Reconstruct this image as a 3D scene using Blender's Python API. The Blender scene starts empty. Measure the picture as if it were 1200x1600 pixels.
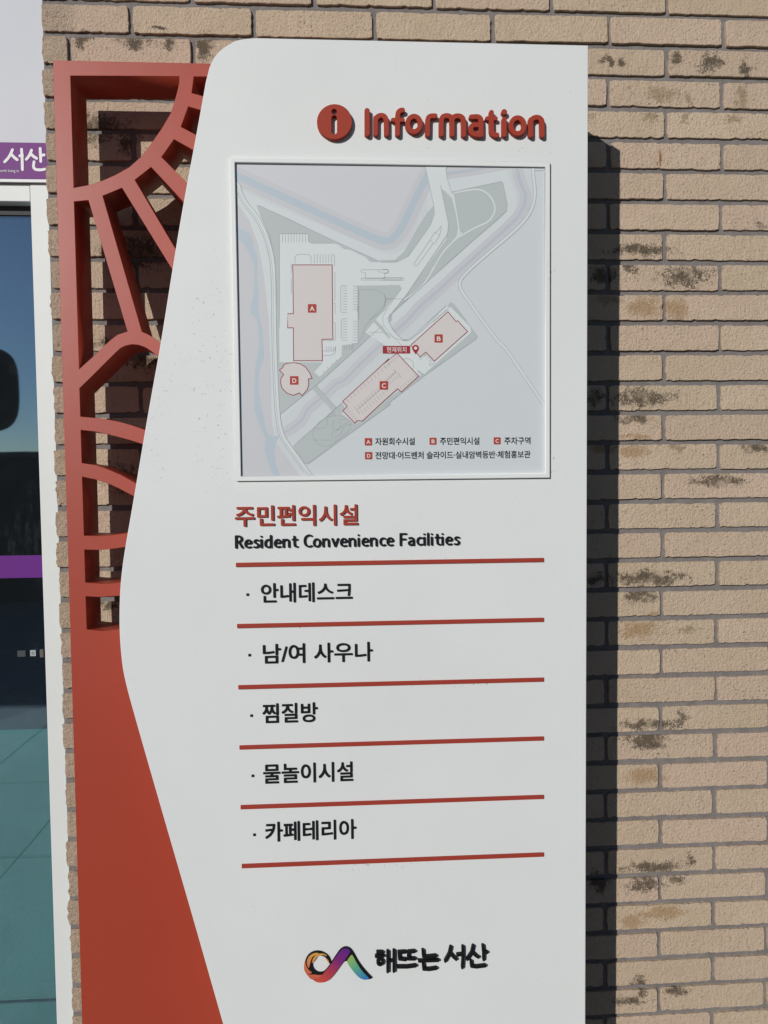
import bpy, bmesh, math, random
import numpy as np
from mathutils import Matrix, Vector, noise as mnoise

random.seed(7)
S = bpy.context.scene
COL = S.collection

# ------------------------------------------------------------------ camera
CAM = (-0.78633, -1.45255, -0.94442)
YAW, PITCH, ROLL, FPX = 0.05256, -0.04476, -0.01014, 1100.0
_cy, _sy, _cp, _sp = math.cos(YAW), math.sin(YAW), math.cos(PITCH), math.sin(PITCH)
_f = Vector((_sy * _cp, _cy * _cp, _sp))
_r0 = Vector((_cy, -_sy, 0))
_u0 = _r0.cross(_f)
_r = _r0 * math.cos(ROLL) + _u0 * math.sin(ROLL)
_u = -_r0 * math.sin(ROLL) + _u0 * math.cos(ROLL)
cam = bpy.data.cameras.new('camera')
cam.sensor_fit = 'VERTICAL'
cam.sensor_height = 24.0
cam.lens = 24.0 * FPX / 1600.0
cam.clip_start = 0.02
cam.clip_end = 500
camo = bpy.data.objects.new('camera', cam)
COL.objects.link(camo)
camo.matrix_world = Matrix(((_r.x, _u.x, -_f.x, CAM[0]), (_r.y, _u.y, -_f.y, CAM[1]), (_r.z, _u.z, -_f.z, CAM[2]), (0, 0, 0, 1)))
S.camera = camo

# ------------------------------------------------------------------ sky, sun, exposure
SUN = Vector((0.685, 1.0, -0.4345)).normalized()      # travel direction of the light
elev = math.asin(-SUN.z)
W = bpy.data.worlds.new('World')
S.world = W
W.use_nodes = True
wn = W.node_tree
wn.nodes.clear()
sky = wn.nodes.new('ShaderNodeTexSky')
sky.sky_type = 'NISHITA'
sky.sun_disc = False
sky.sun_elevation = elev
sky.dust_density = 0.2
sky.air_density = 1.0
sky.ozone_density = 3.0
sky.altitude = 600
sky.sun_rotation = math.atan2(-SUN.x, -SUN.y)
bg = wn.nodes.new('ShaderNodeBackground')
bg.inputs[1].default_value = 0.05
wo = wn.nodes.new('ShaderNodeOutputWorld')
wn.links.new(sky.outputs[0], bg.inputs[0])
wn.links.new(bg.outputs[0], wo.inputs[0])
sl = bpy.data.lights.new('sun', 'SUN')
sl.energy = 3.45
sl.angle = math.radians(0.5)
sl.color = (1.0, 0.975, 0.94)
so = bpy.data.objects.new('sun', sl)
COL.objects.link(so)
so.rotation_euler = SUN.to_track_quat('-Z', 'Y').to_euler()
so.location = (-4, -6, 3)
S.view_settings.view_transform = 'Standard'
S.view_settings.look = 'None'
S.view_settings.exposure = 0.0
S.view_settings.gamma = 1.0
S.view_settings.use_curve_mapping = False
S.render.engine = 'CYCLES'
S.cycles.max_bounces = 8

GROUND = -2.45
CP, BP = 0.06214, 0.12        # course height, half brick pitch
GAP, D_RED, D_FACE = 0.0495, 0.1278, 0.2014   # distances of grille back, grille front, board face from the wall

def at(u, v, depth):
    """point of the photograph -> (x, z) on the real upright plane y = -depth"""
    d = _f + _r * ((u - 600) / FPX) - _u * ((v - 800) / FPX)
    t = (-depth - CAM[1]) / d.y
    return (CAM[0] + d.x * t, CAM[2] + d.z * t)

def path(pts, depth, ox=0.0, oy=0.0, s=1.0):
    return [at(ox + a / s, oy + b / s, depth) for a, b in pts]

# ------------------------------------------------------------------ materials
class NT:
    def __init__(s, name):
        s.m = bpy.data.materials.new(name)
        s.m.use_nodes = True
        s.t = s.m.node_tree
        s.b = s.t.nodes['Principled BSDF']
        s.out = s.t.nodes['Material Output']
    def n(s, k, **kw):
        x = s.t.nodes.new(k)
        for a, b in kw.items():
            setattr(x, a, b)
        return x
    def l(s, a, b):
        s.t.links.new(a, b)
    def math(s, op, a, b=None, c=None, clamp=False):
        x = s.n('ShaderNodeMath', operation=op, use_clamp=clamp)
        for i, q in enumerate((a, b, c)):
            if q is None: continue
            if isinstance(q, (int, float)): x.inputs[i].default_value = q
            else: s.l(q, x.inputs[i])
        return x.outputs[0]
    def noise(s, vec, scale, detail=4, rough=0.6, mapscale=None):
        x = s.n('ShaderNodeTexNoise')
        x.inputs['Scale'].default_value = scale
        x.inputs['Detail'].default_value = detail
        x.inputs['Roughness'].default_value = rough
        if mapscale:
            mp = s.n('ShaderNodeMapping')
            mp.inputs['Scale'].default_value = mapscale
            s.l(vec, mp.inputs[0])
            vec = mp.outputs[0]
        s.l(vec, x.inputs['Vector'])
        return x.outputs[0]
    def step(s, v, lo, hi, a=0.0, b=1.0):
        x = s.n('ShaderNodeMapRange', interpolation_type='SMOOTHSTEP')
        s.l(v, x.inputs[0])
        for i, q in enumerate((lo, hi, a, b)):
            x.inputs[i + 1].default_value = q
        return x.outputs[0]
    def mix(s, f, a, b, mode='MIX'):
        x = s.n('ShaderNodeMix', data_type='RGBA', blend_type=mode)
        for i, q in ((0, f), (6, a), (7, b)):
            if isinstance(q, (int, float)): x.inputs[i].default_value = q
            elif isinstance(q, tuple): x.inputs[i].default_value = (*q, 1)
            else: s.l(q, x.inputs[i])
        return x.outputs[2]
    def bump(s, h, dist, strength=1.0, prev=None):
        x = s.n('ShaderNodeBump')
        x.inputs['Strength'].default_value = strength
        x.inputs['Distance'].default_value = dist
        s.l(h, x.inputs['Height'])
        if prev: s.l(prev, x.inputs['Normal'])
        return x.outputs[0]
    def geo(s):
        return s.n('ShaderNodeNewGeometry').outputs['Position']

def simple(name, col, rough=0.5, metal=0.0, bump=None, spec=0.5, mottled=0.0):
    k = NT(name)
    k.b.inputs['Base Color'].default_value = (*col, 1)
    k.b.inputs['Roughness'].default_value = rough
    k.b.inputs['Metallic'].default_value = metal
    k.b.inputs['Specular IOR Level'].default_value = spec
    p = None
    if bump or mottled:
        p = k.geo()
    if bump:
        h = k.noise(p, bump[0], 3, 0.6)
        k.l(k.bump(h, bump[1]), k.b.inputs['Normal'])
    if mottled:
        f = k.noise(p, 9.0, 5, 0.65)
        c = k.mix(k.step(f, 0.3, 0.7), tuple(x * (1 - mottled) for x in col), tuple(min(1, x * (1 + mottled * .5)) for x in col))
        k.l(c, k.b.inputs['Base Color'])
    return k.m

# --- stains found on the wall: (px x, px y, half width, half height)
DARK = [(1005, 391, 62, 12), (1070, 432, 46, 20), (985, 420, 12, 14), (1005, 622, 62, 17), (933, 622, 26, 18), (992, 655, 36, 10),
        (1012, 903, 78, 15), (930, 903, 26, 12), (1000, 931, 36, 16), (1012, 1132, 58, 12), (1064, 1125, 16, 14), (1010, 1157, 46, 18),
        (1022, 1354, 66, 10), (1075, 1342, 11, 16), (1012, 1382, 34, 16), (935, 1378, 26, 22), (1052, 1376, 18, 10), (948, 97, 9, 12), (972, 97, 14, 10),
        (1107, 96, 22, 20), (1052, 90, 9, 14), (1058, 1548, 22, 10), (985, 1564, 30, 9), (460, 95, 26, 14), (128, 62, 14, 14),
        (212, 67, 34, 12), (262, 70, 16, 14), (322, 76, 18, 22), (150, 200, 60, 26), (200, 225, 18, 22), (160, 540, 18, 14), (225, 560, 40, 22), (215, 395, 60, 30), (240, 44, 14, 4), (190, 745, 40, 26),
        (1165, 110, 8, 22), (1180, 700, 22, 8), (1125, 752, 52, 12), (1190, 352, 14, 8), (940, 430, 30, 18), (1000, 1540, 14, 22), (170, 945, 14, 10)]
OLIVE = [(1034, 148, 30, 16), (1020, 182, 20, 12), (1077, 183, 14, 14), (1147, 184, 16, 12), (1075, 155, 10, 18), (950, 470, 30, 12), (1060, 700, 20, 8), (1077, 985, 20, 10), (1160, 150, 10, 24), (925, 184, 10, 10)]
TAN = [(1008, 480, 38, 24), (1054, 484, 26, 22), (993, 683, 26, 9), (990, 704, 32, 14), (1000, 984, 42, 18), (1006, 1214, 40, 18),
       (1020, 958, 14, 6), (1036, 1426, 52, 14), (990, 1440, 32, 14), (940, 700, 30, 12)]

def build_brick_material():
    k = NT('stained_cream_brick')
    p = k.geo()
    flat = k.n('ShaderNodeVectorMath', operation='MULTIPLY')
    flat.inputs[1].default_value = (1, 0, 1)
    k.l(p, flat.inputs[0])
    P0 = flat.outputs[0]
    wn_ = k.n('ShaderNodeTexNoise'); wn_.inputs['Scale'].default_value = 26; wn_.inputs['Detail'].default_value = 4
    k.l(p, wn_.inputs['Vector'])
    wv = k.n('ShaderNodeVectorMath', operation='MULTIPLY_ADD')
    wv.inputs[1].default_value = (0.075, 0, 0.034)
    wv.inputs[2].default_value = (-0.0375, 0, -0.017)
    k.l(wn_.outputs['Color'], wv.inputs[0])
    wa = k.n('ShaderNodeVectorMath', operation='ADD')
    k.l(P0, wa.inputs[0]); k.l(wv.outputs[0], wa.inputs[1])
    P = wa.outputs[0]
    def blobs(lst):
        cur = None
        for (u, v, ru, rv) in lst:
            x, z = at(u, v, 0)
            sx, sz = 1 / (ru / 770.0), 1 / (rv / 770.0)
            a = k.n('ShaderNodeVectorMath', operation='MULTIPLY_ADD')
            a.inputs[1].default_value = (sx, 1, sz)
            a.inputs[2].default_value = (-x * sx, 0, -z * sz)
            k.l(P, a.inputs[0])
            b = k.n('ShaderNodeVectorMath', operation='LENGTH')
            k.l(a.outputs[0], b.inputs[0])
            cur = b.outputs['Value'] if cur is None else k.math('MINIMUM', cur, b.outputs['Value'])
        return cur
    fine = k.noise(p, 420, 5, 0.7)
    mid = k.noise(p, 95, 4, 0.65)
    streak = k.noise(p, 60, 4, 0.65, (3.2, 1, 0.55))
    big = k.noise(p, 7, 3, 0.5)
    oi = k.n('ShaderNodeObjectInfo')
    rnd = oi.outputs['Random']
    base = k.mix(k.step(big, 0.3, 0.7), (0.60, 0.465, 0.325), (0.66, 0.515, 0.375))
    base = k.mix(k.math('MULTIPLY', rnd, 0.75), base, (0.615, 0.455, 0.35))
    rb = k.math('FRACT', k.math('MULTIPLY', rnd, 7.31))
    base = k.mix(k.math('MULTIPLY', rb, 0.35), base, (0.51, 0.405, 0.275))
    base = k.mix(k.math('MULTIPLY', k.step(streak, 0.5, 0.75), 0.35), base, (0.40, 0.29, 0.18))
    base = k.mix(k.math('MULTIPLY', k.step(fine, 0.56, 0.72), 0.45), base, (0.30, 0.22, 0.15))
    pit = k.step(k.noise(p, 230, 2, 0.5), 0.665, 0.72)
    pzone = k.step(k.noise(p, 11, 3, 0.6), 0.42, 0.62, 0.15, 0.8)
    base = k.mix(k.math('MULTIPLY', pit, pzone), base, (0.12, 0.09, 0.06))
    # stains
    def stain(dist, soft, grain, amount, col, src, lo=1.05):
        m = k.math('SUBTRACT', lo, dist)
        m = k.math('MULTIPLY_ADD', k.math('SUBTRACT', grain, 0.5), soft, m)
        return k.mix(k.math('MULTIPLY', k.step(m, 0.12, 0.55), amount), src, col)
    patch = k.math('MULTIPLY', k.step(k.noise(p, 38, 3, 0.6), 0.30, 0.52), 1.0)
    g2 = k.math('ADD', k.math('MULTIPLY', fine, 0.6), k.math('MULTIPLY', mid, 0.4))
    base = stain(blobs(TAN), 4.2, g2, 0.7, (0.38, 0.235, 0.115), base)
    base = stain(blobs(OLIVE), 4.5, g2, 0.55, (0.23, 0.165, 0.075), base, 0.95)
    dk_ = stain(blobs(DARK), 4.6, g2, 0.88, (0.085, 0.066, 0.043), base, 1.06)
    base = k.mix(k.math('MULTIPLY_ADD', patch, 0.72, 0.28), base, dk_)
    # stray soot anywhere
    soot = k.step(k.math('MULTIPLY', k.noise(p, 16, 3, 0.6), k.math('ADD', g2, 0.5)), 0.72, 0.80)
    base = k.mix(k.math('MULTIPLY', soot, 0.5), base, (0.12, 0.095, 0.06))
    # rust run
    rx, rz = at(1032, 247, 0)
    a = k.n('ShaderNodeVectorMath', operation='MULTIPLY_ADD')
    a.inputs[1].default_value = (1 / 0.0035, 1, 1 / 0.022)
    a.inputs[2].default_value = (-rx / 0.0035, 0, -rz / 0.022)
    k.l(P0, a.inputs[0])
    b = k.n('ShaderNodeVectorMath', operation='LENGTH')
    k.l(a.outputs[0], b.inputs[0])
    base = k.mix(k.math('SUBTRACT', 0.85, k.step(b.outputs['Value'], 0.3, 1.2, 0.0, 0.85)), base, (0.30, 0.10, 0.025))
    k.l(base, k.b.inputs['Base Color'])
    k.b.inputs['Roughness'].default_value = 0.92
    k.b.inputs['Specular IOR Level'].default_value = 0.2
    n1 = k.bump(k.noise(p, 34, 4, 0.6), 0.004, 0.7)
    n2 = k.bump(streak, 0.0016, 0.7, n1)
    n3 = k.bump(k.noise(p, 170, 5, 0.75), 0.0052, 1.0, n2)
    sx_ = k.n('ShaderNodeSeparateXYZ'); k.l(p, sx_.inputs[0])
    crag = k.math('MULTIPLY', k.step(sx_.outputs[0], -1.345, -1.30, 1.0, 0.0), k.noise(p, 75, 5, 0.75))
    n3 = k.bump(crag, 0.011, 1.0, n3)
    n4 = k.bump(k.math('MULTIPLY', pit, -1.0), 0.0012, 1.0, n3)
    k.l(n4, k.b.inputs['Normal'])
    return k.m

def build_mortar():
    k = NT('grey_mortar')
    p = k.geo()
    c = k.mix(k.step(k.noise(p, 30, 5, 0.7), 0.3, 0.7), (0.175, 0.155, 0.148), (0.225, 0.205, 0.195))
    c = k.mix(k.math('MULTIPLY', k.step(k.noise(p, 600, 3, 0.6), 0.55, 0.7), 0.4), c, (0.10, 0.09, 0.085))
    k.l(c, k.b.inputs['Base Color'])
    k.b.inputs['Roughness'].default_value = 0.95
    k.b.inputs['Specular IOR Level'].default_value = 0.2
    k.l(k.bump(k.noise(p, 300, 5, 0.7), 0.0015, 1.0, k.bump(k.noise(p, 40, 3, 0.6), 0.004, 0.7)), k.b.inputs['Normal'])
    return k.m

def paint(name, col, rough, spec, dirt=None, bump=0.0003):
    k = NT(name)
    p = k.geo()
    big = k.noise(p, 3.5, 4, 0.6)
    c = k.mix(k.step(big, 0.25, 0.75), tuple(x * 0.965 for x in col), col)
    if dirt:
        sp = k.math('MULTIPLY', k.step(k.noise(p, 210, 3, 0.75), 0.69, 0.76), k.step(k.noise(p, 14, 3, 0.6), 0.48, 0.66))
        c = k.mix(k.math('MULTIPLY', sp, 0.55), c, dirt)
        zones = None
        for (u, v, ru, rv) in [(672, 236, 26, 9), (706, 238, 12, 9), (752, 238, 8, 6), (862, 410, 9, 50), (835, 235, 30, 20), (252, 620, 14, 50), (240, 720, 16, 70), (268, 560, 20, 40), (862, 700, 10, 60), (560, 1352, 160, 12), (450, 975, 80, 10), (640, 878, 160, 8), (700, 1068, 120, 10), (330, 600, 40, 200)]:
            x, z = at(u, v, D_FACE)
            a = k.n('ShaderNodeVectorMath', operation='MULTIPLY_ADD')
            a.inputs[1].default_value = (880 / ru, 0, 880 / rv)
            a.inputs[2].default_value = (-x * 880 / ru, 0, -z * 880 / rv)
            k.l(p, a.inputs[0])
            b = k.n('ShaderNodeVectorMath', operation='LENGTH')
            k.l(a.outputs[0], b.inputs[0])
            zones = b.outputs['Value'] if zones is None else k.math('MINIMUM', zones, b.outputs['Value'])
        zm = k.step(zones, 0.5, 1.2, 1.0, 0.0)
        sp3 = k.math('MULTIPLY', zm, k.step(k.noise(p, 170, 3, 0.75), 0.63, 0.69))
        c = k.mix(k.math('MULTIPLY', sp3, 0.7), c, dirt)
        sp2 = k.step(k.noise(p, 420, 2, 0.5), 0.735, 0.77)
        c = k.mix(k.math('MULTIPLY', sp2, 0.45), c, dirt)
    k.l(c, k.b.inputs['Base Color'])
    k.b.inputs['Roughness'].default_value = rough
    k.b.inputs['Specular IOR Level'].default_value = spec
    k.l(k.bump(k.noise(p, 900, 2, 0.5), bump, 0.5, k.bump(k.noise(p, 8, 3, 0.5), 0.0012, 0.35)), k.b.inputs['Normal'])
    return k.m

M = {}
M['brick'] = build_brick_material()
M['mortar'] = build_mortar()
M['white'] = paint('white_powder_coat', (0.685, 0.695, 0.68), 0.55, 0.4, (0.12, 0.11, 0.10))
M['red'] = paint('brick_red_powder_coat', (0.345, 0.044, 0.021), 0.44, 0.45, (0.22, 0.05, 0.035))
M['letter_red'] = simple('red_letter_paint', (0.325, 0.040, 0.020), 0.6, spec=0.25, bump=(900, 0.0002))
M['letter_black'] = simple('black_letter_paint', (0.007, 0.007, 0.008), 0.6, spec=0.2)
M['rule_red'] = simple('red_rule_paint', (0.32, 0.040, 0.025), 0.6, spec=0.25)
M['map_rim'] = paint('map_rim_white', (0.72, 0.73, 0.71), 0.45, 0.5, (0.15, 0.14, 0.12))
M['alu'] = paint('pale_aluminium_paint', (0.66, 0.68, 0.655), 0.5, 0.4)
M['alu_dark'] = simple('dark_parts_and_recess_shade', (0.03, 0.03, 0.03), 0.7)
M['cladding'] = paint('white_cladding', (0.515, 0.525, 0.56), 0.5, 0.4)
M['purple'] = simple('purple_print', (0.165, 0.033, 0.20), 0.6, spec=0.3)
M['purple_film'] = simple('purple_safety_film', (0.115, 0.012, 0.19), 0.6, spec=0.25)
M['white_print'] = simple('white_print', (0.75, 0.75, 0.75), 0.6)
def printed(name, c): return simple(name, c, 0.42, spec=0.35)
M['m_field'] = printed('map_field_print', (0.575, 0.575, 0.60))
M['m_fieldb'] = printed('map_pale_field_print', (0.57, 0.60, 0.61))
M['m_land'] = printed('map_land_print', (0.60, 0.635, 0.635))
M['m_bank'] = printed('map_bank_print', (0.535, 0.54, 0.555))
M['m_water'] = printed('map_water_print', (0.445, 0.51, 0.56))
M['m_canal'] = printed('map_canal_print', (0.465, 0.495, 0.545))
M['m_green'] = printed('map_green_area_print', (0.45, 0.485, 0.48))
M['m_road'] = printed('map_road_print', (0.625, 0.66, 0.655))
M['m_line'] = printed('map_line_print', (0.34, 0.37, 0.38))
M['m_build'] = printed('map_building_print', (0.61, 0.56, 0.54))
M['m_red'] = printed('map_red_print', (0.38, 0.05, 0.035))
M['m_crim'] = printed('map_crimson_print', (0.32, 0.025, 0.035))
M['m_outline'] = printed('map_outline_print', (0.27, 0.04, 0.06))
M['m_black'] = printed('map_black_print', (0.012, 0.012, 0.014))
M['m_white'] = printed('map_white_print', (0.68, 0.66, 0.63))

# ------------------------------------------------------------------ mesh helpers
def link(name, me, mat, parent=None):
    if mat is not None and not me.materials:
        me.materials.append(mat)
    o = bpy.data.objects.new(name, me)
    COL.objects.link(o)
    if parent is not None:
        o.parent = parent
    return o

def tag(o, label=None, cat=None, group=None, kind=None):
    for a, b in (('label', label), ('category', cat), ('group', group), ('kind', kind)):
        if b: o[a] = b
    return o

def empty(name, label, cat, group=None, loc=(0, 0, 0)):
    o = bpy.data.objects.new(name, None)
    COL.objects.link(o)
    o.empty_display_size = 0.05
    return tag(o, label, cat, group)

def box_into(bm, x0, x1, y0, y1, z0, z1):
    vs = [bm.verts.new((x, y, z)) for x in (x0, x1) for y in (y0, y1) for z in (z0, z1)]
    for f in ((0, 1, 3, 2), (4, 6, 7, 5), (0, 4, 5, 1), (2, 3, 7, 6), (0, 2, 6, 4), (1, 5, 7, 3)):
        bm.faces.new([vs[i] for i in f])

def box(name, x0, x1, y0, y1, z0, z1, mat, parent=None, bevel=0.0):
    bm = bmesh.new()
    box_into(bm, x0, x1, y0, y1, z0, z1)
    bmesh.ops.recalc_face_normals(bm, faces=bm.faces)
    if bevel:
        bmesh.ops.bevel(bm, geom=bm.edges[:], offset=bevel, segments=2, affect='EDGES', profile=0.6)
    me = bpy.data.meshes.new(name)
    bm.to_mesh(me)
    bm.free()
    return link(name, me, mat, parent)

def curve_mesh(cu, y_mid, dx=0.0, dz=0.0, sx=1.0, sz=1.0):
    """evaluate a filled 2D curve or text and stand it upright, facing -y"""
    ob = bpy.data.objects.new('tmp', cu)
    COL.objects.link(ob)
    dg = bpy.context.evaluated_depsgraph_get()
    dg.update()
    me = bpy.data.meshes.new_from_object(ob.evaluated_get(dg))
    bpy.data.objects.remove(ob)
    n = len(me.vertices)
    co = np.empty(n * 3)
    me.vertices.foreach_get('co', co)
    co = co.reshape(n, 3)
    out = np.stack([co[:, 0] * sx + dx, y_mid - co[:, 2], co[:, 1] * sz + dz], 1)
    me.vertices.foreach_set('co', out.ravel())
    me.update()
    return me

def prism(name, loops, y_front, thick, mat, parent=None, bevel=0.0):
    """outline loops (x, z), holes by even-odd; front face at y_front"""
    cu = bpy.data.curves.new(name, 'CURVE')
    cu.dimensions = '2D'
    cu.fill_mode = 'BOTH'
    cu.extrude = max(thick / 2 - bevel, 0)
    if bevel:
        cu.bevel_depth = bevel
        cu.bevel_resolution = 1
        cu.offset = -bevel
    for lp in loops:
        sp = cu.splines.new('POLY')
        sp.points.add(len(lp) - 1)
        for i, (x, z) in enumerate(lp):
            sp.points[i].co = (x, z, 0, 1)
        sp.use_cyclic_u = True
    me = curve_mesh(cu, y_front + thick / 2)
    bpy.data.curves.remove(cu)
    me.name = name
    return link(name, me, mat, parent)

def flat(name, loops, y, mat, parent=None):
    """thin ink or film layer"""
    return prism(name, loops, y, 0.0, mat, parent)

def ribbon_loop(pts, w):
    """closed outline of a line of width w along pts (x, z)"""
    P = [Vector(p) for p in pts]
    L, R = [], []
    for i, p in enumerate(P):
        a = (p - P[i - 1]).normalized() if i > 0 else None
        b = (P[i + 1] - p).normalized() if i < len(P) - 1 else None
        if a is None: t = b; s = 1
        elif b is None: t = a; s = 1
        else:
            t = (a + b).normalized(); s = 1 / max(0.5, t.dot(a))
        n = Vector((-t.y, t.x)) * (w / 2 * s)
        L.append(p + n); R.append(p - n)
    return L, R

def ribbons(name, lines, y, mat, parent=None):
    """many thin printed lines as one flat layer: lines = [(pts, width)]"""
    vs, fs = [], []
    for pts, w in lines:
        L, R = ribbon_loop(pts, w)
        b = len(vs)
        for l, r in zip(L, R):
            vs += [(l.x, y, l.y), (r.x, y, r.y)]
        for i in range(len(pts) - 1):
            fs.append((b + 2 * i, b + 2 * i + 1, b + 2 * i + 3, b + 2 * i + 2))
    me = bpy.data.meshes.new(name)
    me.from_pydata(vs, [], fs)
    return link(name, me, mat, parent)

def smooth(pts, it=2, closed=False):
    for _ in range(it):
        out = []
        n = len(pts)
        if not closed: out.append(pts[0])
        for i in range(n if closed else n - 1):
            a, b = pts[i], pts[(i + 1) % n]
            out.append((a[0] * .75 + b[0] * .25, a[1] * .75 + b[1] * .25))
            out.append((a[0] * .25 + b[0] * .75, a[1] * .25 + b[1] * .75))
        if not closed: out.append(pts[-1])
        pts = out
    return pts

# --- rounded stroke lettering: distance field of the strokes, contoured
def stroke_loops(strokes, bounds, res=1.0, holes=()):
    """strokes = [(pts, width)], returns closed loops round the union; holes subtract"""
    x0, y0, x1, y1 = bounds
    xs = np.arange(x0, x1 + res, res)
    ys = np.arange(y0, y1 + res, res)
    X, Y = np.meshgrid(xs, ys)
    def field(sts):
        F = np.full(X.shape, 1e9)
        for pts, w in sts:
            if len(pts) == 1:
                F = np.minimum(F, np.hypot(X - pts[0][0], Y - pts[0][1]) - w / 2)
            for (ax, ay), (bx, by) in zip(pts[:-1], pts[1:]):
                dx, dy = bx - ax, by - ay
                t = np.clip(((X - ax) * dx + (Y - ay) * dy) / (dx * dx + dy * dy + 1e-9), 0, 1)
                F = np.minimum(F, np.hypot(X - ax - t * dx, Y - ay - t * dy) - w / 2)
        return F
    F = field(strokes)
    if holes:
        F = np.maximum(F, -field(holes))
    return contour(F, xs, ys, res)

def contour(F, xs, ys, res):
    F[0, :] = F[-1, :] = 1; F[:, 0] = F[:, -1] = 1
    F = np.where(np.abs(F) < 1e-6, 1e-6, F)
    seg = {}
    def ip(i, j, k, l):
        a, b = F[i, j], F[k, l]
        t = a / (a - b)
        return (xs[j] + (xs[l] - xs[j]) * t, ys[i] + (ys[k] - ys[i]) * t)
    pos = {}
    H, Wd = F.shape
    ins = F < 0
    act = np.argwhere((ins[:-1, :-1].astype(int) + ins[1:, :-1] + ins[:-1, 1:] + ins[1:, 1:]) % 4 != 0)
    for i, j in act:
        c = [(i, j), (i, j + 1), (i + 1, j + 1), (i + 1, j)]
        e = []
        for q in range(4):
            a, b = c[q], c[(q + 1) % 4]
            if ins[a] != ins[b]:
                key = (min(a, b), max(a, b))
                if key not in pos:
                    pos[key] = ip(*key[0], *key[1])
                e.append((key, ins[a]))
        # connect: entering edge (inside->outside) to outside->inside, keeping pairs adjacent
        if len(e) == 2:
            prs = [(e[0][0], e[1][0])]
        else:
            prs = [(e[0][0], e[1][0]), (e[2][0], e[3][0])] if not e[0][1] else [(e[1][0], e[2][0]), (e[3][0], e[0][0])]
        for a, b in prs:
            seg.setdefault(a, []).append(b)
            seg.setdefault(b, []).append(a)
    loops, used = [], set()
    for s0 in list(seg):
        if s0 in used: continue
        lp, cur, prev = [], s0, None
        while cur not in used:
            used.add(cur)
            lp.append(pos[cur])
            nx = [q for q in seg[cur] if q != prev and q not in used]
            if not nx: break
            prev, cur = cur, nx[0]
        if len(lp) > 5:
            # thin out collinear points, relax the grid
            n = len(lp)
            lp = [((lp[i - 1][0] + 2 * lp[i][0] + lp[(i + 1) % n][0]) / 4, (lp[i - 1][1] + 2 * lp[i][1] + lp[(i + 1) % n][1]) / 4) for i in range(n)]
            out = [lp[0]]
            for i in range(1, n):
                a, b, c = out[-1], lp[i], lp[(i + 1) % n]
                cr = abs((b[0] - a[0]) * (c[1] - a[1]) - (b[1] - a[1]) * (c[0] - a[0])) / (math.hypot(c[0] - a[0], c[1] - a[1]) + 1e-9)
                if cr > 0.06 * res: out.append(b)
            loops.append(out)
    return loops

def arc(cx, cy, rx, ry, a0, a1, n=14):
    return [(cx + rx * math.cos(math.radians(a0 + (a1 - a0) * i / n)), cy + ry * math.sin(math.radians(a0 + (a1 - a0) * i / n))) for i in range(n + 1)]

def stroke_letter(name, strokes, bounds, ox, oy, s, y_front, thick, mat, parent, bevel=0.0, res=1.0, holes=(), depth=None):
    loops = stroke_loops(strokes, bounds, res, holes)
    loops = [path(lp, depth if depth is not None else -y_front, ox, oy, s) for lp in loops]
    return prism(name, loops, y_front, thick, mat, parent, bevel)

# --- font lettering, one object per character
def _advance(body):
    def right(b):
        c = bpy.data.curves.new('t', 'FONT'); c.body = b
        o = bpy.data.objects.new('t', c); COL.objects.link(o)
        bpy.context.view_layer.update()
        x = o.bound_box[6][0]
        bpy.data.objects.remove(o); bpy.data.curves.remove(c)
        return x
    return right(body + '|') - right('|')

def font_text(name, body, x0, x1, zbase, height, y_front, thick, mat, parent, weight=0.0, bevel=0.0, caps=0.73, single=False, shear=0.0):
    """body set between x0 and x1, characters `height` tall (relative to caps of the font em)"""
    adv = [_advance(body[:i]) if i else 0.0 for i in range(len(body) + 1)]
    if single:
        adv = [0.0, adv[-1]]
    sx = (x1 - x0) / adv[-1]
    sz = height / caps
    out = []
    for i, ch in enumerate([body] if single else body):
        if ch == ' ': continue
        c = bpy.data.curves.new(name, 'FONT')
        c.body = ch
        c.offset = weight
        c.resolution_u = 4
        c.shear = shear
        c.extrude = thick / 2
        me = curve_mesh(c, y_front + thick / 2, x0 + adv[i] * sx, zbase, sx, sz)
        bpy.data.curves.remove(c)
        me.name = name
        out.append(link(name, me, mat, parent))
    return out

# ------------------------------------------------------------------ ground (structure) and what stands opposite the wall
def build_ground():
    k = NT('teal_grey_paving')
    p = k.geo()
    c = k.mix(k.step(k.noise(p, 2.5, 5, 0.6), 0.3, 0.7), (0.145, 0.165, 0.16), (0.18, 0.20, 0.195))
    c = k.mix(k.math('MULTIPLY', k.step(k.noise(p, 120, 3, 0.7), 0.62, 0.7), 0.7), c, (0.6, 0.65, 0.63))
    k.l(c, k.b.inputs['Base Color'])
    k.b.inputs['Roughness'].default_value = 0.85
    k.l(k.bump(k.noise(p, 90, 3, 0.6), 0.003), k.b.inputs['Normal'])
    M['paving'] = k.m
    bed = simple('dark_joint_sand', (0.05, 0.055, 0.055), 0.95, bump=(80, 0.004))
    tag(box('ground', -60, 60, -80, 30, GROUND - 0.3, GROUND - 0.012, bed), kind='structure')
    bm = bmesh.new()
    for i in range(-9, 9):
        for j in range(0, 13):
            x0 = -1.03 + i * 0.55
            y1 = -0.56 - j * 0.74
            box_into(bm, x0 + 0.004, x0 + 0.546, y1 - 0.736, y1 - 0.004, GROUND - 0.05, GROUND + random.uniform(-.001, .001))
    box_into(bm, -8, 8, -0.55, 0.3, GROUND - 0.05, GROUND + 0.01)
    bmesh.ops.recalc_face_normals(bm, faces=bm.faces)
    me = bpy.data.meshes.new('paving')
    bm.to_mesh(me); bm.free()
    tag(link('paving', me, k.m), kind='structure')

build_ground()

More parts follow.
